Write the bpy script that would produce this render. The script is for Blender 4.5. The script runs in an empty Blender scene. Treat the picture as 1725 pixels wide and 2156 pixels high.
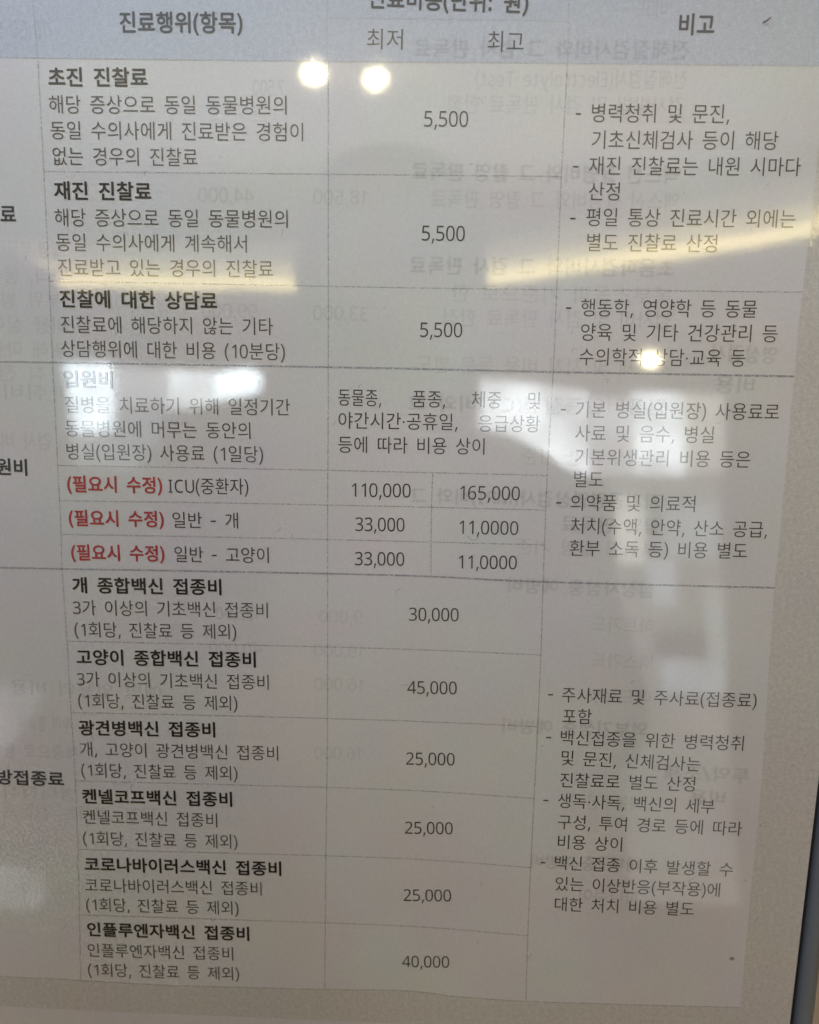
import bpy, math, random
from mathutils import Vector, Matrix, Euler

random.seed(4)
scene = bpy.context.scene
COL = scene.collection

# ------------------------------------------------------------------ camera
# The printed sheet stands in the plane y = 0 (x right, z up); the phone looks at it from D away.
D = 0.20
F, CX, CY = 1727.0, 862.5, 1078.0
W = (0.15288274, 0.03258161, 0.02328363)


def rot3(w):
    rx, ry, rz = w
    return (Matrix.Rotation(rz, 3, 'Z') @ Matrix.Rotation(ry, 3, 'Y') @ Matrix.Rotation(rx, 3, 'X'))


RM = rot3(W)
w3 = lambda v: Vector((v[0], v[2], -v[1]))
right, down, fwd = w3(RM[0]), w3(RM[1]), w3(RM[2])
cd = bpy.data.cameras.new('camera')
cam = bpy.data.objects.new('camera', cd)
COL.objects.link(cam)
m = Matrix((right, -down, -fwd)).transposed().to_4x4()
m.translation = (0, -D, 0)
cam.matrix_world = m
cd.sensor_fit = 'HORIZONTAL'
cd.sensor_width = 36.0
cd.lens = 36.0 * F / 1725.0
cd.clip_start, cd.clip_end = 0.005, 100
cd.dof.use_dof = True
cd.dof.focus_distance = 0.201
cd.dof.aperture_fstop = (cd.lens / 1000) / 0.0026
scene.camera = cam

# ------------------------------------------------------------------ light
wd = bpy.data.worlds.new('World')
scene.world = wd
wd.use_nodes = True
bg = wd.node_tree.nodes['Background']
bg.inputs[0].default_value = (1.0, 0.52, 0.03, 1)
bg.inputs[1].default_value = 0.127


def area(name, loc, target, size, size_y, power, color):
    ld = bpy.data.lights.new(name, 'AREA')
    ld.shape = 'RECTANGLE'
    ld.size, ld.size_y = size, size_y
    ld.energy, ld.color = power, color
    o = bpy.data.objects.new(name, ld)
    COL.objects.link(o)
    o.location = loc
    o.rotation_euler = (Vector(target) - Vector(loc)).to_track_quat('-Z', 'Y').to_euler()
    return o


strip = area('added_key_light', (-0.28, -0.22, 0.335), (-0.06, 0, 0.085), 0.42, 0.10, 0.495, (0.48, 0.71, 1.02))  # unseen light added close above left for the cool falloff down the sheet
strip.data.spread = math.radians(112)

area('added_ceiling_fill', (0.0, -2.7, 0.52), (0.0, -2.7, 0.9), 2.6, 1.5, 27, (1.0, 0.95, 0.88))  # unseen light added to brighten the ceiling around the mirrored head

scene.view_settings.view_transform = 'Standard'
scene.view_settings.look = 'None'
scene.view_settings.exposure = 0
scene.view_settings.gamma = 1
scene.view_settings.use_curve_mapping = False
scene.render.engine = 'CYCLES'
scene.cycles.use_denoising = True
scene.cycles.sample_clamp_indirect = 4
scene.cycles.transparent_max_bounces = 24
scene.cycles.max_bounces = 6


# ------------------------------------------------------------------ helpers
def plane(px, py):
    """point of the sheet (unit distance) seen at a place of the photograph measured 1725 wide"""
    v = Vector(((px - CX) / F, (py - CY) / F, 1.0))
    v = RM.transposed() @ v
    return Vector((v.x / v.z, -v.y / v.z))


def on_sheet(px, py, h=0.0):
    p = plane(px, py) * D
    return Vector((p.x, -h, p.y))


def behind(px, py, Y):
    """a place of the room behind the photographer, Y in front of the sheet, that mirrors in the sheet there"""
    p = plane(px, py) * (D + Y)
    return Vector((p.x, -Y, p.y))


def link(name, me, mat, parent=None):
    o = bpy.data.objects.new(name, me)
    COL.objects.link(o)
    if mat:
        me.materials.append(mat)
    if parent:
        o.parent = parent
    return o


def mesh(name, verts, faces):
    me = bpy.data.meshes.new(name)
    me.from_pydata([tuple(v) for v in verts], [], faces)
    me.update()
    return me


def thing(name, label, cat, loc=(0, 0, 0), group=None):
    o = bpy.data.objects.new(name, None)
    COL.objects.link(o)
    o.empty_display_size = 0.02
    o.location = loc
    o['label'], o['category'] = label, cat
    if group:
        o['group'] = group
    return o


# ------------------------------------------------------------------ materials
class NT:
    def __init__(self, name):
        self.m = bpy.data.materials.new(name)
        self.m.use_nodes = True
        self.t = self.m.node_tree
        self.t.nodes.clear()
        self.out = self.n('ShaderNodeOutputMaterial')

    def n(self, kind, **kw):
        nd = self.t.nodes.new(kind)
        for k, v in kw.items():
            if k.startswith('i_'):
                nd.inputs[k[2:].replace('_', ' ')].default_value = v
            else:
                setattr(nd, k, v)
        return nd

    def l(self, a, b):
        self.t.links.new(a, b)

    def math(self, op, a, b):
        nd = self.n('ShaderNodeMath', operation=op)
        for i, v in enumerate((a, b)):
            if hasattr(v, 'links'):
                self.l(v, nd.inputs[i])
            else:
                nd.inputs[i].default_value = v
        return nd.outputs[0]

    def vmath(self, op, a, b):
        nd = self.n('ShaderNodeVectorMath', operation=op)
        for i, v in enumerate((a, b)):
            if hasattr(v, 'links'):
                self.l(v, nd.inputs[i])
            else:
                nd.inputs[i].default_value = v
        return nd.outputs[0]


def film_normal(t, pos, pebble):
    """gently buckled laminate with a fine pebble grain"""
    geo = t.n('ShaderNodeNewGeometry')
    acc = geo.outputs['Normal']
    for sc, amp in ((18, 0.0075), (75, 0.0035), (1500, pebble)):
        nz = t.n('ShaderNodeTexNoise', i_Scale=sc, i_Detail=2.0)
        t.l(pos, nz.inputs['Vector'])
        d = t.vmath('SUBTRACT', nz.outputs['Color'], (0.5, 0.5, 0.5))
        s = t.n('ShaderNodeVectorMath', operation='SCALE')
        t.l(d, s.inputs[0])
        s.inputs['Scale'].default_value = amp
        acc = t.vmath('ADD', acc, s.outputs[0])
    nn = t.n('ShaderNodeVectorMath', operation='NORMALIZE')
    t.l(acc, nn.inputs[0])
    return nn.outputs[0]


def print_mat(name, color, grain=0.05, blotch=0.03, pebble=0.03, halftone=None, alpha=1.0, edge_fade=None):
    t = NT(name)
    tc = t.n('ShaderNodeTexCoord')
    pos = tc.outputs['Object']
    b = t.n('ShaderNodeBsdfPrincipled')
    rgb = t.n('ShaderNodeRGB')
    rgb.outputs[0].default_value = (*color, 1)
    c = rgb.outputs[0]
    # fine paper / toner grain
    for sc, amp, colr in ((2600, grain, False), (900, grain * 0.6, False), (45, blotch, True), (16, blotch, True)):
        nz = t.n('ShaderNodeTexNoise', i_Scale=sc, i_Detail=3.0)
        t.l(pos, nz.inputs['Vector'])
        d = t.vmath('SUBTRACT', nz.outputs['Color' if colr else 'Fac'], (0.5, 0.5, 0.5))
        s = t.n('ShaderNodeVectorMath', operation='SCALE')
        t.l(d, s.inputs[0])
        s.inputs['Scale'].default_value = amp * 4
        f = t.vmath('ADD', s.outputs[0], (1, 1, 1))
        c = t.vmath('MULTIPLY', c, f)
    t.l(c, b.inputs['Base Color'])
    b.inputs['Roughness'].default_value = 0.42
    b.inputs['Specular IOR Level'].default_value = 0.35
    b.inputs['Coat Weight'].default_value = 1.0
    b.inputs['Coat Roughness'].default_value = 0.047
    b.inputs['Coat IOR'].default_value = 1.5
    t.l(film_normal(t, pos, pebble), b.inputs['Coat Normal'])
    sh = b.outputs[0]
    if halftone is not None or alpha < 1:
        tr = t.n('ShaderNodeBsdfTransparent')
        mx = t.n('ShaderNodeMixShader')
        if halftone is not None:
            nz = t.n('ShaderNodeTexNoise', i_Scale=5200.0, i_Detail=1.0)
            t.l(pos, nz.inputs['Vector'])
            mr = t.n('ShaderNodeMapRange')
            t.l(nz.outputs['Fac'], mr.inputs['Value'])
            mr.inputs['From Min'].default_value = halftone
            mr.inputs['From Max'].default_value = halftone + 0.12
            mr.inputs['To Max'].default_value = alpha
            t.l(mr.outputs[0], mx.inputs[0])
        else:
            mx.inputs[0].default_value = alpha
        t.l(tr.outputs[0], mx.inputs[1])
        t.l(sh, mx.inputs[2])
        sh = mx.outputs[0]
    t.l(sh, t.out.inputs[0])
    return t.m


def plain(name, color, rough=0.5, metal=0.0, grain=0.06, scale=300):
    t = NT(name)
    tc = t.n('ShaderNodeTexCoord')
    nz = t.n('ShaderNodeTexNoise', i_Scale=float(scale), i_Detail=4.0)
    t.l(tc.outputs['Object'], nz.inputs['Vector'])
    mr = t.n('ShaderNodeMapRange')
    t.l(nz.outputs['Fac'], mr.inputs['Value'])
    mr.inputs['To Min'].default_value, mr.inputs['To Max'].default_value = 1 - 2 * grain, 1 + 2 * grain
    mul = t.n('ShaderNodeVectorMath', operation='SCALE')
    mul.inputs[0].default_value = color
    t.l(mr.outputs[0], mul.inputs['Scale'])
    b = t.n('ShaderNodeBsdfPrincipled', i_Roughness=rough, i_Metallic=metal)
    t.l(mul.outputs[0], b.inputs['Base Color'])
    t.l(b.outputs[0], t.out.inputs[0])
    return t.m


def glow(name, color, strength, vary=0.0, scale=2.0):
    """emission: a lamp, a daylit window, or light put in as glow"""
    t = NT(name)
    e = t.n('ShaderNodeEmission')
    e.inputs[0].default_value = (*color, 1)
    e.inputs[1].default_value = strength
    if vary:
        tc = t.n('ShaderNodeTexCoord')
        nz = t.n('ShaderNodeTexNoise', i_Scale=scale, i_Detail=2.0)
        t.l(tc.outputs['Object'], nz.inputs['Vector'])
        mr = t.n('ShaderNodeMapRange')
        t.l(nz.outputs['Fac'], mr.inputs['Value'])
        mr.inputs['From Min'].default_value, mr.inputs['From Max'].default_value = 0.3, 0.7
        mr.inputs['To Min'].default_value = strength * (1 - vary)
        mr.inputs['To Max'].default_value = strength * (1 + vary)
        t.l(mr.outputs[0], e.inputs[1])
    t.l(e.outputs[0], t.out.inputs[0])
    return t.m


M = {
    'sheet': print_mat('tinted sheet', (0.62, 0.60, 0.575), 0.17, 0.02, 0.05),
    'cell': print_mat('white cells', (0.70, 0.692, 0.695), 0.06, 0.034, 0.007),
    'header': print_mat('pale blue header', (0.53, 0.57, 0.655), 0.14, 0.014, 0.018),
    'subhead': print_mat('pale grey subheader', (0.55, 0.585, 0.66), 0.13, 0.014, 0.018),
    'hairline': print_mat('light header rule', (0.60, 0.62, 0.66), 0.05, 0.01, 0.01, halftone=0.42),
    'black': print_mat('black toner', (0.020, 0.019, 0.020), 0.10, 0.0, 0.005),
    'slate': print_mat('slate toner', (0.050, 0.060, 0.076), 0.10, 0.0, 0.005),
    'grey': print_mat('grey toner', (0.090, 0.084, 0.084), 0.10, 0.0, 0.005),
    'dark': print_mat('dark grey toner', (0.055, 0.051, 0.051), 0.10, 0.0, 0.005),
    'red': print_mat('red toner', (0.46, 0.05, 0.06), 0.08, 0.0, 0.005),
    'dot': print_mat('dotted grey rule', (0.27, 0.27, 0.275), 0.1, 0.0, 0.005, halftone=0.42, alpha=0.45),
    'rule': print_mat('solid blue grey rule', (0.32, 0.345, 0.39), 0.1, 0.0, 0.005, halftone=0.36, alpha=0.6),
    'ghost': print_mat('print showing through', (0.16, 0.16, 0.18), 0.0, 0.0, 0.006, alpha=0.019),
    'ghost_bold': print_mat('heavy print showing through', (0.16, 0.16, 0.18), 0.0, 0.0, 0.006, alpha=0.040),
    'ghost_teal': print_mat('teal print showing through', (0.13, 0.22, 0.21), 0.0, 0.0, 0.006, alpha=0.040),
    'wear': print_mat('scuffed film', (0.20, 0.19, 0.19), 0.0, 0.0, 0.01, alpha=0.4),
    'stain': print_mat('ochre stain', (0.30, 0.21, 0.10), 0.1, 0.05, 0.01, alpha=0.55),
    'lint': plain('brown lint', (0.27, 0.21, 0.175), 0.9),
    'rail': plain('blue grey painted metal', (0.185, 0.205, 0.235), 0.38, 0.0, 0.03, 500),
    'gap': plain('black gap shade', (0.012, 0.012, 0.015), 0.7),  # near-black colour stands in for shade in the gap
    'wall': plain('beige wall paint', (0.62, 0.53, 0.47), 0.8, 0.0, 0.05, 900),
}

# ------------------------------------------------------------------ wall and frame
wallm = mesh('wall', [(-0.6, 0.008, -0.5), (0.6, 0.008, -0.5), (0.6, 0.008, 0.5), (-0.6, 0.008, 0.5),
                      (-0.6, 0.10, -0.5), (0.6, 0.10, -0.5), (0.6, 0.10, 0.5), (-0.6, 0.10, 0.5)],
             [(0, 1, 2, 3), (5, 4, 7, 6), (1, 5, 6, 2), (4, 0, 3, 7), (3, 2, 6, 7), (4, 5, 1, 0)])
wo = link('wall', wallm, M['wall'])
wo['label'], wo['category'] = 'beige wall beyond the blue grey frame at the lower right', 'wall'

e_top, e_bot = on_sheet(1721, 1667), on_sheet(1663.5, 2156)
o_top, o_bot = on_sheet(1757, 1667), on_sheet(1713.5, 2156)
o_top = on_sheet(1778, 1700)
o_bot = on_sheet(1711, 2156)


def line_at(p, q, z):
    k = (z - p.z) / (q.z - p.z)
    return p.x + (q.x - p.x) * k


ZT, ZB = 0.20, -0.235


def profile_bar(name, x_of, prof, mat, parent, n=24):
    """extrude a profile of (x offset, y) along the sheet's right edge"""
    vs, fs = [], []
    k = len(prof)
    for i in range(n + 1):
        z = ZB + (ZT - ZB) * i / n
        x0 = x_of(z)
        for dx, y in prof:
            vs.append((x0 + dx, y, z))
    for i in range(n):
        for j in range(k):
            a, b = i * k + j, i * k + (j + 1) % k
            fs.append((a, b, b + k, a + k))
    fs.append(tuple(range(k))[::-1])
    fs.append(tuple(n * k + j for j in range(k)))
    me = mesh(name, vs, fs)
    o = link(name, me, mat, parent)
    for p in me.polygons:
        p.use_smooth = len(p.vertices) == 4
    return o


edge_x = lambda z: line_at(e_top, e_bot, z)
out_x = lambda z: line_at(o_top, o_bot, z)
fw = (out_x(-0.17) - edge_x(-0.17))
frame = thing('poster_frame', 'blue grey frame along the right edge of the printed price list', 'frame',
              (edge_x(0), 0.0, 0))
rp = [(0.0012, 0.0078)]
for i in range(13):
    a = math.pi * i / 12
    rp.append((0.0012 + (fw - 0.0012) * (0.5 - 0.5 * math.cos(a)) , 0.0015 - 0.0035 * math.sin(a) ** 0.6))
rp.append((fw, 0.0078))
rail = profile_bar('rail', edge_x, rp, M['rail'], None)
rail.parent = frame
rail.matrix_parent_inverse = Matrix.Translation((-edge_x(0), 0, 0))
gap_shade = profile_bar('gap_shade', edge_x, [(-0.0004, 0.0030), (0.0014, 0.0030), (0.0014, 0.0060), (-0.0004, 0.0060)], M['gap'], None)  # dark strip added for the shadow line between sheet and frame
gap_shade.parent = frame
gap_shade.matrix_parent_inverse = Matrix.Translation((-edge_x(0), 0, 0))

# ------------------------------------------------------------------ the printed sheet
price = thing('price_list', 'laminated animal clinic price table in Korean with pale blue header row', 'price list')
H_SHEET, H_CELL, H_HEAD, H_GHOST, H_RULE, H_TEXT = 0.0, 0.00002, 0.00004, 0.00006, 0.00010, 0.00012


def ribbon(pts, half):
    """flat strip of half width following points on the sheet"""
    vs, fs = [], []
    for i, p in enumerate(pts):
        a, b = pts[max(i - 1, 0)], pts[min(i + 1, len(pts) - 1)]
        t = (b - a).normalized()
        nrm = Vector((-t.z, 0, t.x))
        vs += [p + nrm * half, p - nrm * half]
    for i in range(len(pts) - 1):
        fs.append((2 * i, 2 * i + 1, 2 * i + 3, 2 * i + 2))
    return vs, fs


def smooth(pts, n=6):
    out = []
    for i in range(len(pts) - 1):
        p0 = pts[max(i - 1, 0)]
        p1, p2 = pts[i], pts[i + 1]
        p3 = pts[min(i + 2, len(pts) - 1)]
        for k in range(n):
            u = k / n
            out.append(tuple(0.5 * ((2 * p1[c]) + (-p0[c] + p2[c]) * u + (2 * p0[c] - 5 * p1[c] + 4 * p2[c] - p3[c]) * u * u
                                    + (-p0[c] + 3 * p1[c] - 3 * p2[c] + p3[c]) * u ** 3) for c in (0, 1)))
    out.append(pts[-1])
    return out


def rule(pts, mat, w, name='ruled_line', h=H_RULE):
    p = [on_sheet(x, y, h) for x, y in smooth(pts)]
    vs, fs = ribbon(p, w / 2)
    return link(name, mesh(name, vs, fs), mat, price)


def panel(name, pts, mat, h):
    vs = [on_sheet(x, y, h) for x, y in pts]
    return link(name, mesh(name, vs, [tuple(range(len(vs)))[::-1]]), mat, price)


# sheet: a thin slab whose right edge meets the frame
sl = [(-0.26, ZB), (edge_x(ZB), ZB), (edge_x(ZT), ZT), (-0.26, ZT)]
sv = [(x, 0.0, z) for x, z in sl] + [(x, 0.0022, z) for x, z in sl]
link('backing_sheet', mesh('backing_sheet', sv, [(0, 1, 2, 3), (7, 6, 5, 4), (1, 5, 6, 2), (0, 4, 5, 1), (3, 7, 4, 0), (2, 6, 7, 3)]),
     M['sheet'], price)

H0 = [(-260, 115), (0, 121), (80, 123), (600, 128), (1195, 133), (1725, 138), (1990, 141)]
RIGHT = [(1740, 138), (1722, 330), (1706, 489), (1690, 615), (1672.5, 792), (1640, 1150), (1631, 1237), (1621, 1380), (1602, 1667), (1580, 1890), (1559.5, 2121)]
H13 = [(-260, 2032), (0, 2055), (100, 2060), (170, 2064), (345, 2074), (520, 2079), (690, 2083), (830, 2085), (900, 2090), (960, 2098), (1107, 2108), (1330, 2115), (1559.5, 2121)]
panel('table_body', smooth(H0[:6]) + smooth(RIGHT) + smooth(H13)[::-1], M['cell'], H_CELL)
panel('lower_panel', [(-260, 2098), (0, 2119), (250, 2131), (517, 2142), (760, 2152), (1100, 2168), (1500, 2183), (1490, 2500), (-260, 2480)], M['cell'], H_CELL)
panel('header_band', smooth(H0)[::-1] + [(-300, -200), (2000, -200)], M['header'], H_HEAD)
panel('subheader_cell', [(686, 126), (688, 38), (1000, 42), (1196, 46), (1194, 130)], M['subhead'], H_HEAD + 0.00001)

for pts in ([(686, 37.5), (1000, 41), (1198, 45)], [(1200, -40), (1197, 45), (1195, 131)], [(64, -40), (74, 60), (80, 122)], [(692, -40), (689, 37), (689, 126)],
            [(-100, 119), (600, 128), (1195, 133.5), (1800, 139)]):
    rule(pts, M['hairline'], 0.0003, 'header_line')
LW = 0.00030
VA = [(80, 126), (92.5, 360), (104, 592), (111, 762), (122, 980), (129, 1125), (131, 1197), (141.5, 1350), (150, 1500), (159, 1641), (164, 1786), (167.5, 1926), (170, 2064)]
VB = [(691.5, 131), (691.5, 400), (691.5, 800), (690, 1100), (690, 1500), (686.5, 1800), (684, 2083)]
VC = [(1195, 134), (1182.5, 370), (1172.5, 607), (1165, 787), (1152.5, 997), (1144, 1222), (1139, 1380), (1132.5, 1527), (1125, 1679), (1117.5, 1826), (1111.5, 1969), (1107.5, 2107)]
VD = [(911.5, 996), (909, 1070), (907.5, 1212)]
for v in (VA, VB, VC, VD):
    rule(v, M['dot'], LW)
HR = [[(92, 361), (450, 364.5), (850, 368.5), (1182, 371.5)], [(104, 592), (450, 598), (862, 606), (1172, 610), (1690, 615)],
      [(122, 980), (480, 986), (862, 994), (1152, 1001)], [(125, 1054), (480, 1059), (862, 1067), (1149, 1074)],
      [(129, 1125), (480, 1131), (862, 1140), (1147, 1147.5)],
      [(142, 1350), (480, 1357), (862, 1367), (1139, 1379)], [(150, 1500), (480, 1507), (862, 1518), (1132, 1530)],
      [(159, 1644), (480, 1652), (862, 1664), (1125, 1681)], [(164, 1788), (480, 1796), (862, 1808), (1119, 1827)],
      [(167, 1926), (480, 1936), (862, 1950), (1111, 1970)]]
for h in HR:
    rule(h, M['dot'], LW)
for h in ([(-200, 758), (0, 761.5), (350, 767), (850, 776), (1160, 783), (1672, 792.5)], [(-200, 1190), (0, 1195), (131, 1197.5), (500, 1204), (862, 1212), (1144, 1225), (1632, 1237.5)]):
    rule(h, M['rule'], 0.00046)
rule(H13, M['dot'], 0.00026)

# ------------------------------------------------------------------ lettering
EM = 0.00452          # type size of the body text
_cache = {}
ADV_HANGUL, ADV_SPACE, ADV_DIGIT = 0.92, 0.44, 0.555


def poly_arc(cx, cy, r, a0, a1, w, sy=1.0, n=12):
    vs, fs = [], []
    for i in range(n + 1):
        a = math.radians(a0 + (a1 - a0) * i / n)
        ww = w * (0.62 + 0.38 * math.sin(math.pi * i / n))
        for rr in (r - ww / 2, r + ww / 2):
            vs.append((cx + rr * math.cos(a), cy + rr * sy * math.sin(a)))
    for i in range(n):
        fs.append((2 * i, 2 * i + 1, 2 * i + 3, 2 * i + 2))
    return vs, fs


ALL_CHARS = list('가간강개건검게견경계고공관광교구그급기나내넥넬는다단담당대도독동드등따라러레력로료루리마머명목무문물및바반받발방백법별병보복본볼부분비사산상생서선성세션소속수스시신실심안않애액야약양어없에엑엔여영예와외요용우원위육으은을음응의이인일입있자작장재저적전접정제조종주준중증지진질찰처청체초촬최충취층치컴켄코쿠킷타터통투트파판평포품퓨프플필하학한할함합항해행험환황회후휴')
ALL_CHARS += [chr(0x1D7E2 + k) for k in range(10)] + [chr(0x1D5A0 + ord(k) - 65) for k in 'CEIMRTU'] + [chr(0x1D5BA + ord(k) - 97) for k in 'celorsty']
_outl = {}


def outlines(body, off):
    """outlines of a character; all characters of one weight are set in a single column and cut apart"""
    if (body, off) not in _outl:
        chars = ALL_CHARS
        if body not in chars:
            chars = chars + [body]
        c = bpy.data.curves.new('type', 'FONT')
        c.body = '\n'.join(chars)
        c.space_line = 4.0
        c.offset = off
        c.resolution_u = 5
        o = bpy.data.objects.new('type', c)
        COL.objects.link(o)
        dg = bpy.context.evaluated_depsgraph_get()
        ev = o.evaluated_get(dg)
        me = ev.to_mesh()
        rows = [round(-(v.co.y - 0.35) / 4.0) for v in me.vertices]
        per = {}
        for p in me.polygons:
            per.setdefault(rows[p.vertices[0]], []).append(tuple(p.vertices))
        for k, ch in enumerate(chars):
            idx, vs, fs = {}, [], []
            for f in per.get(k, []):
                g = []
                for v in f:
                    if v not in idx:
                        idx[v] = len(vs)
                        vs.append((me.vertices[v].co.x, me.vertices[v].co.y + 4.0 * k))
                    g.append(idx[v])
                fs.append(tuple(g))
            _outl[(ch, off)] = (vs, fs)
        ev.to_mesh_clear()
        bpy.data.objects.remove(o)
        bpy.data.curves.remove(c)
    return _outl[(body, off)]


def glyph(ch, bold):
    """outline of one character: (vertices, faces, advance)"""
    key = (ch, bold)
    if key in _cache:
        return _cache[key]
    w = 0.135 if bold else 0.082
    if ch == ' ':
        r = ([], [], ADV_SPACE)
    elif ch == ',':
        r = ([(0.045, -0.150), (0.045 + w * 0.75, -0.150), (0.105 + w * 1.1, 0.105), (0.105, 0.105)], [(0, 1, 2, 3)], 0.235)
    elif ch in '·:':
        vs, fs = [], []
        for y in ((0.33,) if ch == '·' else (0.06, 0.44)):
            n = len(vs)
            vs += [(0.125 + w * 0.68 * math.cos(math.pi * k / 4), y + w * 0.68 * math.sin(math.pi * k / 4)) for k in range(8)]
            fs.append(tuple(n + k for k in range(8)))
        r = (vs, fs, 0.25 if ch == '·' else 0.30)
    elif ch == '-':
        r = ([(0.05, 0.285), (0.35, 0.285), (0.35, 0.285 + w), (0.05, 0.285 + w)], [(0, 1, 2, 3)], 0.40)
    elif ch == '/':
        r = ([(0.0, -0.1), (w, -0.1), (0.36 + w, 0.78), (0.36, 0.78)], [(0, 1, 2, 3)], 0.40)
    elif ch == '(':
        r = (*poly_arc(0.545, 0.30, 0.46, 128, 232, w, 1.32), 0.315)
    elif ch == ')':
        r = (*poly_arc(-0.235, 0.30, 0.46, -52, 52, w, 1.32), 0.315)
    else:
        adv = ADV_HANGUL
        body, off = ch, -0.003
        if ch.isdigit():
            body, adv, off = chr(0x1D7E2 + int(ch)), ADV_DIGIT, -0.003
        elif ch.isascii() and ch.isupper():
            body, adv = chr(0x1D5A0 + ord(ch) - 65), None
        elif ch.isascii():
            body, adv = chr(0x1D5BA + ord(ch) - 97), None
        vs, fs = outlines(body, off)
        if adv is None:
            mn, mxx = min(v[0] for v in vs), max(v[0] for v in vs)
            vs = [(x - mn + 0.07, y) for x, y in vs]
            adv = mxx - mn + 0.14
        elif ch.isdigit():
            mn, mxx = min(v[0] for v in vs), max(v[0] for v in vs)
            k = (ADV_DIGIT - (mxx - mn)) / 2 - mn
            vs = [(x + k, y) for x, y in vs]
        r = (vs, fs, adv)
    _cache[key] = r
    return r


BOLD = [(0.026 * math.cos(math.pi * k / 4), 0.024 * math.sin(math.pi * k / 4)) for k in range(8)]


def glyphs(text, bold):
    """(x, y, lift) of every outline point; bold type is the regular outline spread in eight directions"""
    V, Fc, x = [], [], 0.0
    for ch in text:
        vs, fs, adv = glyph(ch, bold)
        spread = BOLD if bold and (ch not in ',·:-/()') else [(0, 0)]
        for k, (dx, dy) in enumerate(spread):
            n = len(V)
            V += [(x + a + dx, b + dy, k * 1.5e-6) for a, b in vs]
            Fc += [tuple(n + q for q in f) for f in fs]
        x += adv + (0.012 if bold else 0)
    return V, Fc


def is_num(s):
    return all(ch in '0123456789,.-' for ch in s)


def set_line(text, x0, x1, y0, y1, bold=False, em=EM, h=H_TEXT, sw=1.75):
    """one line of type: ink from x0 to x1, its middle running from y0 to y1"""
    num = is_num(text)
    vs, fs = glyphs(text, bold)
    a, b = on_sheet(x0, y0, h), on_sheet(x1, y1, h)
    mn, mxx = min(v[0] for v in vs), max(v[0] for v in vs)
    mid = 0.355 if num else 0.375
    if text == '-':
        mid = sum(v[1] for v in vs) / len(vs)
    ux = (b - a) / (mxx - mn)
    t = (b - a).normalized()
    if x1 < x0:
        t = -t
    uy = Vector((-t.z, 0, t.x)) * em
    out = [a + ux * (x - mn) + uy * (y - mid) + Vector((0, -lift, 0)) for x, y, lift in vs]
    if x1 < x0:
        fs = [f[::-1] for f in fs]
    return out, fs


def block(name, mat, lines, bold=False, em=EM, label=None, h=H_TEXT, sw=1.75):
    V, Fc = [], []
    for ln in lines:
        vs, fs = set_line(*ln, bold=bold, em=em, h=h, sw=sw)
        n = len(V)
        V += vs
        Fc += [tuple(i + n for i in f) for f in fs]
    o = link(name, mesh(name, V, Fc), mat, price)
    if label:
        o['label'] = label
    return o


# header
block('heading_text', M['slate'], [('진료행위(항목)', 252, 511, 46.5, 48)], True, 0.0049)
block('heading_text', M['slate'], [('진료비용(단위: 원)', 776, 1113, -5, 6)], True, 0.0049)
block('heading_text', M['slate'], [('비고', 1430, 1505, 51, 52)], True, 0.0049)
block('subheading_text', M['slate'], [('최저', 773, 848.5, 82, 83)], False, 0.0049)
block('subheading_text', M['slate'], [('최고', 1027, 1103, 87, 88)], False, 0.0049)
# first column
block('category_text', M['slate'], [('진찰료', -70, 34, 449, 451)], True)
block('category_text', M['slate'], [('입원비', -42, 57.5, 981, 984)], True)
block('category_text', M['slate'], [('예방접종료', -43, 135, 1634, 1640.5)], True)

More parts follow.
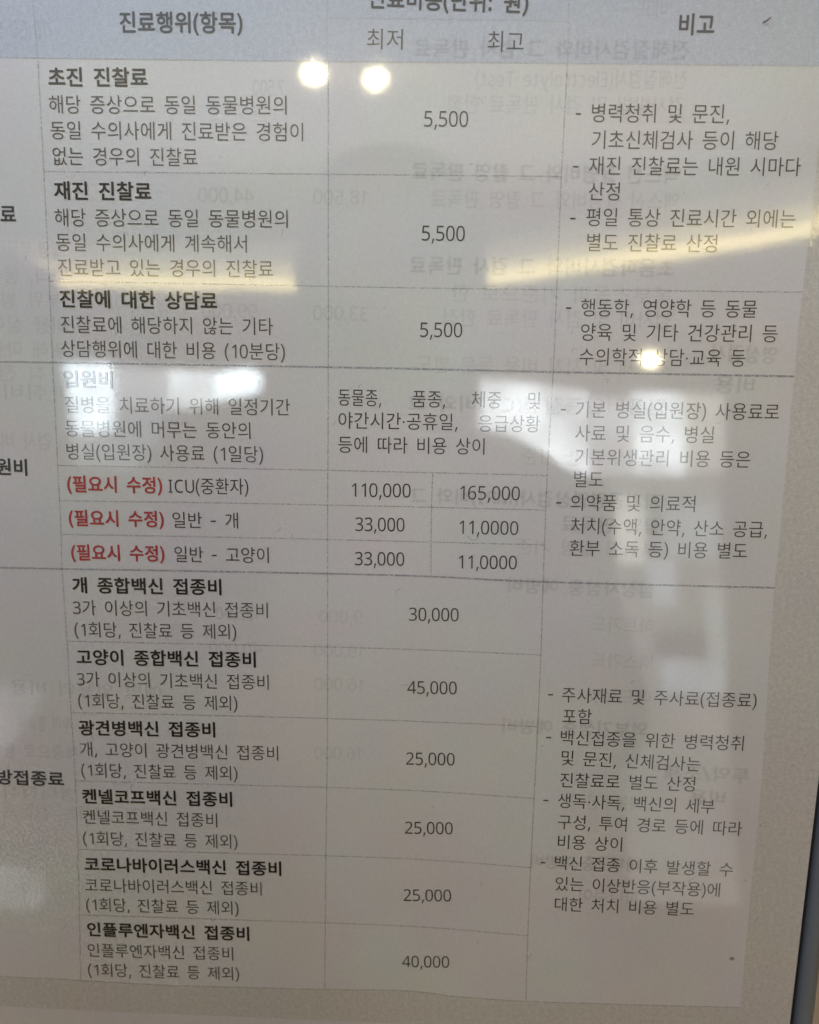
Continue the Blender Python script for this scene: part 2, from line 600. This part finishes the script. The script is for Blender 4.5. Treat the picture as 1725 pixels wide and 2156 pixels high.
# second column: bold titles and grey descriptions
ITEMS = [
    (('초진 진찰료', 101.5, 311, 162, 162.5),
     [('해당 증상으로 동일 동물병원의', 103.5, 603.5, 219.5, 221.5), ('동일 수의사에게 진료받은 경험이', 106.5, 638.5, 274, 278), ('없는 경우의 진찰료', 111, 416, 328.5, 331)], 'grey'),
    (('재진 진찰료', 114, 319, 401, 403),
     [('해당 증상으로 동일 동물병원의', 115.5, 606, 457.5, 461), ('동일 수의사에게 계속해서', 118.5, 520, 509.5, 513.5), ('진료받고 있는 경우의 진찰료', 122.5, 575, 562.5, 566)], 'grey'),
    (('진찰에 대한 상담료', 126, 457.5, 628.5, 633.5),
     [('진찰료에 해당하지 않는 기타', 128.5, 575, 682.5, 687.5), ('상담행위에 대한 비용 (10분당)', 129, 600, 733.5, 740.5)], 'grey'),
    (('입원비', 134, 237.5, 797.5, 799.5),
     [('질병을 치료하기 위해 일정기간', 137.5, 611, 851.5, 857.5), ('동물병원에 머무는 동안의', 137.5, 527.5, 901.5, 906.5), ('병실(입원장) 사용료 (1일당)', 140.5, 554, 950, 956.5)], 'grey'),
    (('개 종합백신 접종비', 152.5, 466.5, 1231.5, 1236),
     [('3가 이상의 기초백신 접종비', 154, 564, 1278.5, 1285), ('(1회당, 진찰료 등 제외)', 157, 497.5, 1325, 1330)], 'grey'),
    (('고양이 종합백신 접종비', 161, 539, 1383, 1389),
     [('3가 이상의 기초백신 접종비', 162.5, 566, 1429, 1436.5), ('(1회당, 진찰료 등 제외)', 165, 500, 1474.5, 1480.5)], 'grey'),
    (('광견병백신 접종비', 166, 453.5, 1532, 1536.5),
     [('개, 고양이 광견병백신 접종비', 169, 586, 1576.5, 1586), ('(1회당, 진찰료 등 제외)', 171.5, 500, 1621, 1628)], 'grey'),
    (('켄넬코프백신 접종비', 173.5, 489, 1676, 1683),
     [('켄넬코프백신 접종비', 175, 457.5, 1719, 1727), ('(1회당, 진찰료 등 제외)', 175, 500, 1764, 1772)], 'grey'),
    (('코로나바이러스백신 접종비', 178.5, 592.5, 1819, 1829),
     [('코로나바이러스백신 접종비', 179.5, 551, 1863, 1871), ('(1회당, 진찰료 등 제외)', 181.5, 502.5, 1904, 1912)], 'grey'),
    (('인플루엔자백신 접종비', 184, 525, 1956, 1966),
     [('인플루엔자백신 접종비', 185, 491, 2000, 2008), ('(1회당, 진찰료 등 제외)', 185.5, 503.5, 2041, 2050)], 'grey'),
]
for ttl, desc, mk in ITEMS:
    block('item_title', M['black'], [ttl], True)
    block('item_description', M[mk], desc)
for args, nm in (((141.5, 341.5, 1018.5, 1021.5), ('ICU(중환자)', 355, 523, 1022.5, 1024.5)),
                 ((145, 345, 1090, 1093), ('일반 - 개', 363.5, 501.5, 1094.5, 1096)),
                 ((150, 346.5, 1162.5, 1165.5), ('일반 - 고양이', 367.5, 566, 1166.5, 1169))):
    block('red_notice', M['red'], [('(필요시 수정)', *args)], True)
    block('item_title', M['dark'], [nm], label='grey ward type in regular weight')

# third column
for p in (('5,500', 893.5, 986, 250, 250.5), ('5,500', 888.5, 979, 490.5, 492), ('5,500', 885, 973.5, 694, 695),
          ('110,000', 741, 865, 1031.5, 1033), ('165,000', 969, 1095, 1037, 1039), ('33,000', 748.5, 852, 1103.5, 1105),
          ('11,0000', 967.5, 1091.5, 1110, 1112), ('33,000', 747.5, 851.5, 1176, 1177), ('11,0000', 966, 1088.5, 1183, 1184.5),
          ('30,000', 861.5, 966, 1293, 1294.5), ('45,000', 858, 962, 1447, 1448.5), ('25,000', 855.5, 957.5, 1597, 1598.5),
          ('25,000', 853, 953.5, 1742.5, 1744), ('25,000', 850, 950, 1884.5, 1885.5), ('40,000', 847, 946, 2024, 2025.5)):
    block('price_text', M['dark'], [p], em=EM * 1.05)
block('price_remark', M['dark'], [('동물종,', 712.5, 803, 836, 838), ('품종,', 868.5, 938, 839.5, 840.5), ('체중', 993.5, 1056, 841, 842), ('및', 1112.5, 1138, 843, 843.5),
                                  ('야간시간·공휴일,', 713, 964, 884.5, 888.5), ('응급상황', 1007.5, 1137.5, 891, 892.5), ('등에 따라 비용 상이', 712.5, 1020.5, 935.5, 940)])

# fourth column: notes with a dash
NOTES = [
    ((1212.5, 1223.5, 240), [('병력청취 및 문진,', 1246.5, 1536.5, 237.5, 240), ('기초신체검사 등이 해당', 1246.5, 1639, 294, 296)]),
    ((1207, 1218, 351), [('재진 진찰료는 내원 시마다', 1240.5, 1686.5, 348.5, 351.5), ('산정', 1240, 1305, 402.5, 403)]),
    ((1201, 1212, 460), [('평일 통상 진료시간 외에는', 1235, 1675, 457, 461), ('별도 진찰료 산정', 1236.5, 1510, 510, 512.5)]),
    ((1192, 1203, 648.5), [('행동학, 영양학 등 동물', 1223.5, 1594, 647.5, 650.5), ('양육 및 기타 건강관리 등', 1223.5, 1637.5, 699, 702.5), ('수의학적 상담·교육 등', 1220, 1570, 751, 754)]),
    ((1181, 1192, 862.5), [('기본 병실(입원장) 사용료로', 1212.5, 1641, 861.5, 867.5), ('사료 및 음수, 병실', 1211.5, 1503.5, 911.5, 915.5), ('기본위생관리 비용 등은', 1211, 1580, 961.5, 967.5), ('별도', 1209, 1270, 1008.5, 1009.5)]),
    ((1171, 1182, 1058.5), [('의약품 및 의료적', 1201.5, 1464, 1058, 1061), ('처치(수액, 안약, 산소 공급,', 1202.5, 1616, 1106.5, 1115), ('환부 소독 등) 비용 별도', 1200, 1573.5, 1153.5, 1160)]),
    ((1154, 1165, 1462.5), [('주사재료 및 주사료(접종료)', 1183.5, 1593.5, 1462.5, 1475), ('포함', 1185, 1246, 1507.5, 1509)]),
    ((1150, 1161, 1552.5), [('백신접종을 위한 병력청취', 1181, 1566, 1552.5, 1565), ('및 문진, 신체검사는', 1182.5, 1475, 1595, 1609), ('진찰료로 별도 산정', 1180, 1463.5, 1642, 1651)]),
    ((1144, 1155, 1685), [('생독·사독, 백신의 세부', 1175, 1505, 1685, 1698), ('구성, 투여 경로 등에 따라', 1175, 1562.5, 1730, 1745), ('비용 상이', 1175, 1310, 1772, 1778)]),
    ((1138.5, 1149, 1816), [('백신 접종 이후 발생할 수', 1168.5, 1543.5, 1816, 1831), ('있는 이상반응(부작용)에', 1170, 1516, 1860, 1874), ('대한 처치 비용 별도', 1168.5, 1461.5, 1903, 1914)]),
]
for (dx0, dx1, dy), lines in NOTES:
    block('note_text', M['dark'], [('-', dx0, dx1, dy, dy + 0.3)] + lines)

# print of the other side, mirrored, faintly showing through the paper
GHOST = [
    ('전해질검사비와 그 검사 판독료', 1450, 872, 105, 101, 1), ('전해질검사(Electrolyte Test)', 1447, 1002, 167, 165, 0), ('검사방법 및 검사 판독료 한정', 1440, 945, 223, 219, 0),
    ('7,500', 600, 533, 185, 184, 0), ('엑스선 촬영비와 그 촬영 판독료', 1432, 868, 369, 360, 1), ('엑스선 촬영비와 그 촬영 판독료', 1430, 908, 424, 418, 0),
    ('18,500', 775, 660, 416, 414, 0), ('44,000', 535, 418, 412, 410, 0), ('초음파검사비와 그 검사 판독료', 1420, 863, 564, 558, 1),
    ('복부초음파 기준으로 한', 1415, 950, 622, 616, 0), ('검사비 및 검사 판독료 한정', 1413, 935, 674, 668, 0), ('33,000', 777, 660, 661, 658, 0), ('99,000', 542, 425, 655, 653, 0),
    ('조영제 및 처치 비용 등은 별도', 1413, 877, 775, 766, 0), ('컴퓨터단층촬영(CT)비와 그', 1402, 860, 857, 848, 1), ('촬영부위별 기준', 1398, 1096, 966, 960, 0),
    ('자기공명영상검사(MRI)비와 그', 1390, 866, 1056, 1043, 1), ('촬영 판독료', 1390, 1182, 1108, 1102, 1), ('부위별 촬영 기준', 1386, 1087, 1158, 1150, 0),
    ('심장사상충 예방비', 1379, 1071, 1242, 1231, 1), ('하트가드', 1376, 1246, 1319, 1313, 0), ('넥스가드', 1374, 1246, 1395, 1389, 0), ('애드보킷', 1370, 1235, 1469, 1464, 0),
    ('9,000', 763, 672, 1299, 1297, 0), ('13,500', 548, 455, 1292, 1290, 0), ('19,000', 768, 662, 1371, 1369, 0), ('40,000', 551, 441, 1366, 1364, 0), ('16,000', 768, 662, 1443, 1440, 0),
    ('외부기생충 예방비', 1363, 1060, 1537, 1527, 1), ('16,000', 764, 662, 1587, 1585, 0), ('레볼루션', 1352, 1238, 1692, 1688, 0),
    ('내부구충 예방비', 1346, 1120, 1822, 1812, 1), ('파나쿠어', 1345, 1220, 1890, 1885, 0),
    ('촬영 부위', 130, 20, 526, 524, 0), ('따라, 동물', 142, -30, 582, 578, 0), ('부위, 방법', 128, -30, 632, 629, 0), ('비용 상이', 140, -20, 685, 681, 0), ('위해 마취', 140, -20, 738, 733, 0),
    ('마취 전', 140, 0, 790, 785, 0), ('마취비', 150, 10, 828, 824, 0), ('검사 비용', 108, -30, 930, 925, 0), ('예방 외용의 비용', 340, 22, 1458, 1446, 0), ('투여 경로의', 150, 40, 1525, 1521, 0),
    ('체중으로 등에', 165, -20, 1585, 1578, 0), ('병력청취', 160, 10, 1672, 1668, 0), ('문진, 검사는 진찰료', 330, 5, 1716, 1706, 0),
    ('기간 진단 방법', 110, -30, 62, 60, 0), ('기타 검사 비용', 488, 300, 42, 40, 0), ('비고', 1405, 1350, 18, 17, 0),
]
GHOST_TEAL = [('영상검사', 1636, 1496, 748, 741, 1), ('비용', 1588, 1506, 812, 808, 1), ('투약/조제', 1578, 1402, 1634, 1624, 1), ('비용', 1526, 1452, 1681, 1677, 1)]
for lines, mk in ((GHOST, 'ghost'), (GHOST_TEAL, 'ghost_teal')):
    for text, x0, x1, y0, y1, bd in lines:
        V, Fc = [], []
        for k, (jx, jy) in enumerate(((-2.0, -0.3), (2.0, 0.7), (-0.9, 1.8), (0.8, -2.0), (0, 0))):
            jx, jy = jx * (1.5 if bd else 1), jy * (1.3 if bd else 1)
            vs, fs = set_line(text, x0 + jx, x1 + jx, y0 + jy, y1 + jy, bold=False, em=EM * 1.02, h=H_GHOST + 0.000007 * k)
            n = len(V)
            V += vs
            Fc += [tuple(i + n for i in f) for f in fs]
        g = link('reverse_side_text', mesh('reverse_side_text', V, Fc), M['ghost_bold' if bd and mk == 'ghost' else mk], price)
        g['label'] = 'faint mirrored print showing through the paper' if mk == 'ghost' else 'faint teal mirrored heading showing through the paper'

# ------------------------------------------------------------------ wear on the film
V, Fc = [], []
for i in range(150):
    px, py = random.uniform(0, 1690), random.uniform(140, 2060)
    kind = random.random()
    n0 = len(V)
    if kind < 0.55:                                   # specks
        r = random.uniform(0.6, 1.3)
        k = 7
        c = [on_sheet(px + r * math.cos(2 * math.pi * j / k) * random.uniform(0.6, 1.2), py + r * math.sin(2 * math.pi * j / k) * random.uniform(0.6, 1.2), 0.00015) for j in range(k)]
        V += c
        Fc.append(tuple(n0 + j for j in range(k))[::-1])
    else:                                             # short curled scratches
        a = random.uniform(0, math.pi)
        ln, bend = random.uniform(5, 18), random.uniform(-0.9, 0.9)
        pts = []
        for j in range(7):
            u = j / 6 - 0.5
            aa = a + bend * u * 2
            pts.append(on_sheet(px + math.cos(aa) * ln * u, py + math.sin(aa) * ln * u + bend * 6 * u * u, 0.00015))
        vs, fs = ribbon(pts, random.uniform(0.00004, 0.00008))
        V += vs
        Fc += [tuple(n0 + q for q in f) for f in fs]
sc_ = link('scratch_marks', mesh('scratch_marks', V, Fc), M['wear'], price)
sc_['kind'] = 'stuff'
pts = [on_sheet(984 + 24 * u, 1128 + 9 * math.sin(math.pi * u * 0.9), 0.00016) for u in [i / 8 for i in range(9)]]
vs, fs = ribbon(pts, 0.00007)
link('scratch_mark', mesh('scratch_mark', vs, fs), M['wear'], price)
k = 14
link('stain', mesh('stain', [on_sheet(1541 + 5.2 * math.cos(2 * math.pi * j / k) * (1 + 0.3 * math.sin(3 * j)), 2018 + 4 * math.sin(2 * math.pi * j / k), 0.00014) for j in range(k)], [tuple(range(k))[::-1]]), M['stain'], price)
# a curl of lint lying on the header
pts = [on_sheet(1605 + 18 * u, 48 - 3 * u - 8 * u * u, 0.0004 + 0.0003 * math.sin(3.1 * u)) for u in [i / 10 for i in range(11)]]
vs, fs = [], []
for i, p in enumerate(pts):
    r = 0.00022 * math.sin(math.pi * (0.1 + 0.85 * i / 10)) + 0.00004
    for j in range(6):
        a = 2 * math.pi * j / 6
        vs.append(p + Vector((0.3 * r * math.cos(a), r * math.sin(a), r * math.cos(a))))
for i in range(10):
    for j in range(6):
        a, b = i * 6 + j, i * 6 + (j + 1) % 6
        fs.append((a, b, b + 6, a + 6))
lo = link('lint', mesh('lint', vs, fs), M['lint'])
lo['label'], lo['category'] = 'tiny brown curl of lint stuck to the blue header right of 비고', 'lint'

# ------------------------------------------------------------------ what mirrors in the film: lamps, windows, soffit, photographer
G = {
    'lamp': glow('warm downlight', (1.0, 0.90, 0.58), 110),
    'day': glow('daylit pane', (0.82, 0.93, 1.0), 22, 0.4, 7.0),
    'day_soft': glow('hazy daylit pane', (0.90, 0.96, 1.0), 12, 0.5, 7.0),
    'day_grey': glow('shaded daylit pane', (0.95, 0.97, 1.0), 5.2, 0.35, 4.0),
    'day_blue': glow('bluish pane', (0.82, 0.92, 1.0), 3.6, 0.3, 4.0),
    'patch': glow('pale screen', (0.9, 0.95, 1.0), 1.7, 0.5, 9.0),
    'day_dim': glow('shaded pane', (0.88, 0.95, 1.0), 2.6, 0.4, 3.0),
    'day_warm': glow('sunlit pane', (1.0, 0.97, 0.88), 5.0, 0.3, 4.0),
    'cove': glow('cove glow', (1.0, 0.82, 0.38), 14.5),
    'cove_dim': glow('cove wash', (1.0, 0.84, 0.45), 5.0),  # wash of light beside the cove, put in as weaker emission
    'cove_faint': glow('cove far wash', (1.0, 0.88, 0.62), 1.6),  # outer fade of that wash, also put in as emission
    'mull': plain('grey window frame', (0.3, 0.3, 0.3), 0.5),
    'white': plain('white ceiling trim', (0.6, 0.57, 0.5), 0.7),
}


def slab(name, quad, Y, mat, parent, depth=0.03):
    """flat piece of some thickness whose face mirrors at the given places"""
    f = [behind(x, y, Y) for x, y in quad]
    b = [p + Vector((0, -depth, 0)) for p in f]
    n = len(f)
    fs = [tuple(range(n)), tuple(range(2 * n - 1, n - 1, -1))] + [(i, i + n, (i + 1) % n + n, (i + 1) % n) for i in range(n)]
    me = mesh(name, f + b, fs)
    return link(name, me, mat, parent)


def lamp(px, py, Y, r, label):
    c = behind(px, py, Y)
    t = thing('downlight', label, 'lamp', c, 'round ceiling lamps mirrored in the film')
    for nm, r0, r1, mat, y in (('bulb', 0.0, r, G['lamp'], 0.0), ('rim', r, r * 1.18, G['white'], 0.01)):
        vs, fs = [], []
        n = 32
        for j in range(n):
            a = 2 * math.pi * j / n
            d = Vector((math.cos(a), 0, 0.78 * math.sin(a)))
            vs += [d * r1 + Vector((0, y, 0)), d * r1 + Vector((0, y - 0.03, 0)), d * r0 + Vector((0, y, 0))]
        for j in range(n):
            a, b = 3 * j, 3 * ((j + 1) % n)
            fs.append((a, b, b + 1, a + 1))
            fs.append((a, a + 2, b + 2, b))
        link(nm, mesh(nm, vs, fs), mat, t)


lamp(660, 152, 2.2, 0.031, 'left one of two bright round spots mirrored below the header')
lamp(789, 163, 2.2, 0.030, 'right one of two bright round spots mirrored below the header')
lamp(1370, 757, 3.2, 0.034, 'small round lamp mirrored over the note beside the blue rule')

wl = thing('window', 'bright window mirrored at left over the hospitalisation row', 'window', behind(300, 850, 2.6))
wr = thing('window', 'wide bright window mirrored at right over the ward notes', 'window', behind(1300, 900, 2.6))


def into(parent, o):
    o.parent = parent
    o.matrix_parent_inverse = Matrix.Translation(-Vector(parent.location))
    return o


into(wl, slab('pane', [(134, 766), (228, 764), (238, 905), (148, 912)], 2.6, G['day'], None))
into(wl, slab('pane', [(232, 768), (352, 774), (350, 850), (240, 856)], 2.62, G['day_grey'], None))
into(wl, slab('pane', [(240, 860), (350, 854), (330, 930), (280, 985), (246, 990)], 2.62, G['day_dim'], None))
into(wl, slab('pane', [(358, 776), (446, 777), (448, 846), (402, 858), (358, 862)], 2.6, G['day_soft'], None))
into(wl, slab('pane', [(452, 782), (520, 774), (548, 790), (540, 822), (500, 836), (454, 842)], 2.6, G['day'], None))
into(wl, slab('pane', [(148, 916), (238, 910), (246, 985), (150, 975)], 2.62, G['day_dim'], None))
into(wr, slab('pane', [(1012, 798), (1150, 812), (1150, 960), (1012, 930)], 2.6, G['day_soft'], None))
into(wr, slab('pane', [(1154, 815), (1236, 826), (1242, 1000), (1154, 970)], 2.62, G['day_soft'], None))
into(wr, slab('pane', [(1242, 838), (1330, 842), (1336, 1000), (1248, 1000)], 2.64, G['day_grey'], None))
into(wr, slab('pane', [(1336, 826), (1440, 828), (1446, 1000), (1342, 1000)], 2.6, G['day_soft'], None))
into(wr, slab('pane', [(1446, 830), (1526, 834), (1528, 992), (1452, 994)], 2.62, G['day_warm'], None))

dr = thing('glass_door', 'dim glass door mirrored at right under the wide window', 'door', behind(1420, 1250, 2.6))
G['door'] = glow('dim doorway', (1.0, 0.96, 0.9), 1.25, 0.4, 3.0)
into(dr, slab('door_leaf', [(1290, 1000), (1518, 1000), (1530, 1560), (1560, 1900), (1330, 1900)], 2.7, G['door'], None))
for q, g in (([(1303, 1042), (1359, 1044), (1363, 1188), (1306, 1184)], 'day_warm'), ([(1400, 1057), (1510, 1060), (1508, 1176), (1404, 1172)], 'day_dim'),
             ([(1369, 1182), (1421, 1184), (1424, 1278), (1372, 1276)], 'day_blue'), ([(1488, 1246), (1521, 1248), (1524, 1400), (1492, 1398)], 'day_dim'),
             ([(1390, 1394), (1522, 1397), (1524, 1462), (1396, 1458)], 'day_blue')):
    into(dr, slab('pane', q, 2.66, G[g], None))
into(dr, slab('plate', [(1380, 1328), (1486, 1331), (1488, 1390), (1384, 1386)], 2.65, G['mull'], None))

sf = thing('cove_glow', 'cream lit ceiling cove mirrored left and right above the windows', 'light', behind(380, 600, 2.4))  # warm light on the soffit and its fade, put in as glowing strips
into(sf, slab('glow_strip', [(120, 578), (700, 592), (700, 616), (120, 600)], 2.4, G['cove'], None))
into(sf, slab('glow_strip', [(60, 548), (700, 560), (700, 592), (120, 578)], 2.42, G['cove_dim'], None))
into(sf, slab('glow_strip', [(0, 505), (700, 515), (700, 560), (60, 548)], 2.44, G['cove_faint'], None))
into(sf, slab('glow_strip', [(950, 525), (1400, 430), (1800, 350), (1800, 405), (1400, 480), (950, 560)], 2.44, G['cove_faint'], None))
into(sf, slab('glow_strip', [(950, 580), (1400, 515), (1800, 450), (1800, 478), (1400, 546), (950, 604)], 2.4, G['cove'], None))
into(sf, slab('glow_strip', [(950, 560), (1400, 480), (1800, 405), (1800, 450), (1400, 515), (950, 580)], 2.42, G['cove_dim'], None))

sb = thing('glow_patch', 'small pale lit screen mirrored faintly at the lower left edge', 'patch', behind(30, 1700, 2.0))  # glowing patches added to make the pale reflections at the lower left
into(sb, slab('pane', [(-60, 1450), (85, 1455), (60, 1520), (0, 1600), (-60, 1600)], 2.0, G['patch'], None))
into(sb, slab('pane', [(-60, 1835), (82, 1850), (78, 1915), (-60, 1920)], 2.0, G['patch'], None))

ce = mesh('ceiling', [(-4, -0.9, 0.9), (4, -0.9, 0.9), (4, -7.0, 0.9), (-4, -7.0, 0.9), (-4, -0.9, 0.98), (4, -0.9, 0.98), (4, -7.0, 0.98), (-4, -7.0, 0.98)],
          [(0, 3, 2, 1), (4, 5, 6, 7), (0, 1, 5, 4), (1, 2, 6, 5), (2, 3, 7, 6), (3, 0, 4, 7)])
M['ceiling'] = plain('white ceiling paint', (0.75, 0.74, 0.72), 0.8, 0.0, 0.03, 6)
ceo = link('ceiling', ce, M['ceiling'])
ceo['kind'] = 'structure'

# --- the photographer, seen only as a shape that covers the windows
M['cloth'] = plain('dark knit', (0.05, 0.045, 0.045), 0.9)
M['skin'] = plain('skin', (0.42, 0.27, 0.2), 0.6)
M['hair'] = plain('black hair', (0.015, 0.013, 0.012), 0.6)
PY = 0.62
B = lambda x, y, dy=0.0: behind(x, y, PY + dy)


def skinned(name, joints, bones, mat, parent, sub=2):
    me = bpy.data.meshes.new(name)
    names = list(joints)
    me.from_pydata([tuple(joints[k][0]) for k in names], [(names.index(a), names.index(b)) for a, b in bones], [])
    o = bpy.data.objects.new(name, me)
    COL.objects.link(o)
    o.modifiers.new('skin', 'SKIN')
    o.modifiers.new('sub', 'SUBSURF').render_levels = sub
    o.modifiers['sub'].levels = sub
    if not me.skin_vertices:
        me.attributes.new('skin', 'FLOAT', 'POINT')
    for i, k in enumerate(names):
        sv = me.skin_vertices[0].data[i]
        r = joints[k][1]
        sv.radius = r if isinstance(r, tuple) else (r, r)
        sv.use_root = (i == 0)
    dg = bpy.context.evaluated_depsgraph_get()
    ev = bpy.data.meshes.new_from_object(o.evaluated_get(dg))
    bpy.data.objects.remove(o)
    o = link(name, ev, mat, None)
    for p in ev.polygons:
        p.use_smooth = True
    return into(parent, o)


person = thing('person', 'dark clothed person holding up a phone, mirrored as a dim shape', 'person', B(800, 1900))
hc = B(822, 560)
px = lambda dx, dz, dy=0.0: hc + Vector((dx, -dy, dz))
phone_c = Vector((-0.0185, -D - 0.012, -0.068))
hand = phone_c + Vector((0.034, -0.012, -0.055))
J = {
    'pelvis': (px(0, -0.70, 0.05), (0.15, 0.11)), 'waist': (px(0, -0.50, 0.05), (0.135, 0.10)), 'chest': (px(0, -0.32, 0.05), (0.15, 0.11)),
    'collar': (px(0, -0.20, 0.045), (0.075, 0.07)), 'neck': (px(0, -0.145, 0.025), 0.047), 'jaw': (px(0, -0.085, -0.005), (0.066, 0.082)), 'cheek': (px(0, -0.03, -0.005), (0.088, 0.108)), 'brow': (px(0, 0.035, 0.0), (0.090, 0.112)), 'crown': (px(0, 0.085, 0.005), (0.062, 0.078)),
    'sl': (px(-0.155, -0.225, 0.05), 0.055), 'el': (px(-0.21, -0.50, 0.02), 0.042), 'wl': (px(-0.13, -0.68, -0.10), 0.03), 'hl': (px(-0.10, -0.73, -0.13), 0.026),
    'sr': (px(0.155, -0.225, 0.05), 0.055), 'er': (px(0.22, -0.46, -0.02), 0.042), 'wr': (hand + Vector((0.03, -0.05, -0.06)), 0.028), 'palm': (hand, (0.024, 0.018)),
}
bones = [('pelvis', 'waist'), ('waist', 'chest'), ('chest', 'collar'), ('collar', 'neck'), ('neck', 'jaw'), ('jaw', 'cheek'), ('cheek', 'brow'), ('brow', 'crown'), ('collar', 'sl'), ('sl', 'el'), ('el', 'wl'), ('wl', 'hl'),
         ('collar', 'sr'), ('sr', 'er'), ('er', 'wr'), ('wr', 'palm')]
for i in range(4):
    z = 0.028 - 0.019 * i
    p0 = hand + Vector((-0.004, 0.004, z))
    J['f%da' % i] = (p0 + Vector((-0.004, 0.014, 0.002)), 0.0085)
    J['f%db' % i] = (p0 + Vector((-0.020, 0.0235, 0.003)), 0.0080)
    J['f%dc' % i] = (p0 + Vector((-0.040 + 0.004 * abs(i - 1), 0.0245, 0.004)), 0.0068)
    bones += [('palm', 'f%da' % i), ('f%da' % i, 'f%db' % i), ('f%db' % i, 'f%dc' % i)]
J['t1'] = (hand + Vector((-0.006, -0.012, 0.03)), 0.010)
J['t2'] = (hand + Vector((-0.028, -0.010, 0.052)), 0.0085)
bones += [('palm', 't1'), ('t1', 't2')]
skinned('body', J, bones, M['skin'], person)
skinned('sweater', {
    'a': (px(0, -0.72, 0.05), (0.165, 0.125)), 'b': (px(0, -0.50, 0.05), (0.15, 0.115)), 'c': (px(0, -0.32, 0.05), (0.168, 0.125)), 'd': (px(0, -0.215, 0.045), (0.095, 0.085)),
    'sl': (px(-0.16, -0.232, 0.05), 0.066), 'el': (px(-0.215, -0.50, 0.02), 0.055), 'wl': (px(-0.14, -0.66, -0.08), 0.042),
    'sr': (px(0.16, -0.232, 0.05), 0.066), 'er': (px(0.225, -0.46, -0.02), 0.055), 'wr': (hand + Vector((0.05, -0.09, -0.10)), 0.040)},
    [('a', 'b'), ('b', 'c'), ('c', 'd'), ('d', 'sl'), ('sl', 'el'), ('el', 'wl'), ('d', 'sr'), ('sr', 'er'), ('er', 'wr')], M['cloth'], person)
skinned('hair', {
    'o': (px(0, 0.118, 0.02), (0.050, 0.062)), 'a': (px(0, 0.075, 0.022), (0.100, 0.112)), 'b': (px(0, 0.0, 0.055), (0.108, 0.082)), 'c': (px(0, -0.10, 0.065), (0.098, 0.060)), 'd': (px(0, -0.16, 0.07), (0.08, 0.04))},
    [('o', 'a'), ('a', 'b'), ('b', 'c'), ('c', 'd')], M['hair'], person)
fv = {'nose_top': (px(0, 0.012, -0.104), 0.010), 'nose_mid': (px(0, -0.012, -0.113), 0.011), 'nose_tip': (px(0, -0.034, -0.117), 0.014)}
skinned('nose', fv, [('nose_top', 'nose_mid'), ('nose_mid', 'nose_tip')], M['skin'], person, 1)
M['lips'] = plain('lips', (0.36, 0.15, 0.13), 0.5)
skinned('mouth', {'a': (px(-0.022, -0.062, -0.090), 0.006), 'b': (px(0, -0.061, -0.098), 0.008), 'c': (px(0.022, -0.062, -0.090), 0.006)}, [('a', 'b'), ('b', 'c')], M['lips'], person, 1)
for s in (-1, 1):
    skinned('ear', {'a': (px(s * 0.086, 0.012, 0.0), (0.010, 0.018)), 'b': (px(s * 0.086, -0.03, -0.005), (0.009, 0.013))}, [('a', 'b')], M['skin'], person, 1)
    skinned('eye', {'a': (px(s * 0.022, 0.008, -0.101), (0.009, 0.007)), 'b': (px(s * 0.040, 0.008, -0.094), (0.008, 0.007))}, [('a', 'b')], M['hair'], person, 1)

ph = thing('smartphone', 'black smartphone held upright in front of the sheet, lens towards it', 'phone', phone_c)
a, b, c = 0.036, 0.0042, 0.078
vs, fs = [], []
ring = []
for qx, qz, a0 in ((a - 0.009, c - 0.009, 0), (-a + 0.009, c - 0.009, 1), (-a + 0.009, -c + 0.009, 2), (a - 0.009, -c + 0.009, 3)):
    for j in range(6):
        t = math.pi / 2 * (a0 + j / 5)
        ring.append((qx + 0.009 * math.cos(t), qz + 0.009 * math.sin(t)))
n = len(ring)
for y, s in ((-b, 0.985), (-b + 0.0008, 1.0), (b - 0.0008, 1.0), (b, 0.985)):
    vs += [(x * s, y, z * s) for x, z in ring]
for r in range(3):
    for j in range(n):
        fs.append((r * n + j, r * n + (j + 1) % n, (r + 1) * n + (j + 1) % n, (r + 1) * n + j))
fs += [tuple(range(n))[::-1], tuple(range(3 * n, 4 * n))]
M['phone'] = plain('black phone shell', (0.02, 0.02, 0.022), 0.35)
link('phone_body', mesh('phone_body', vs, fs), M['phone'], ph)
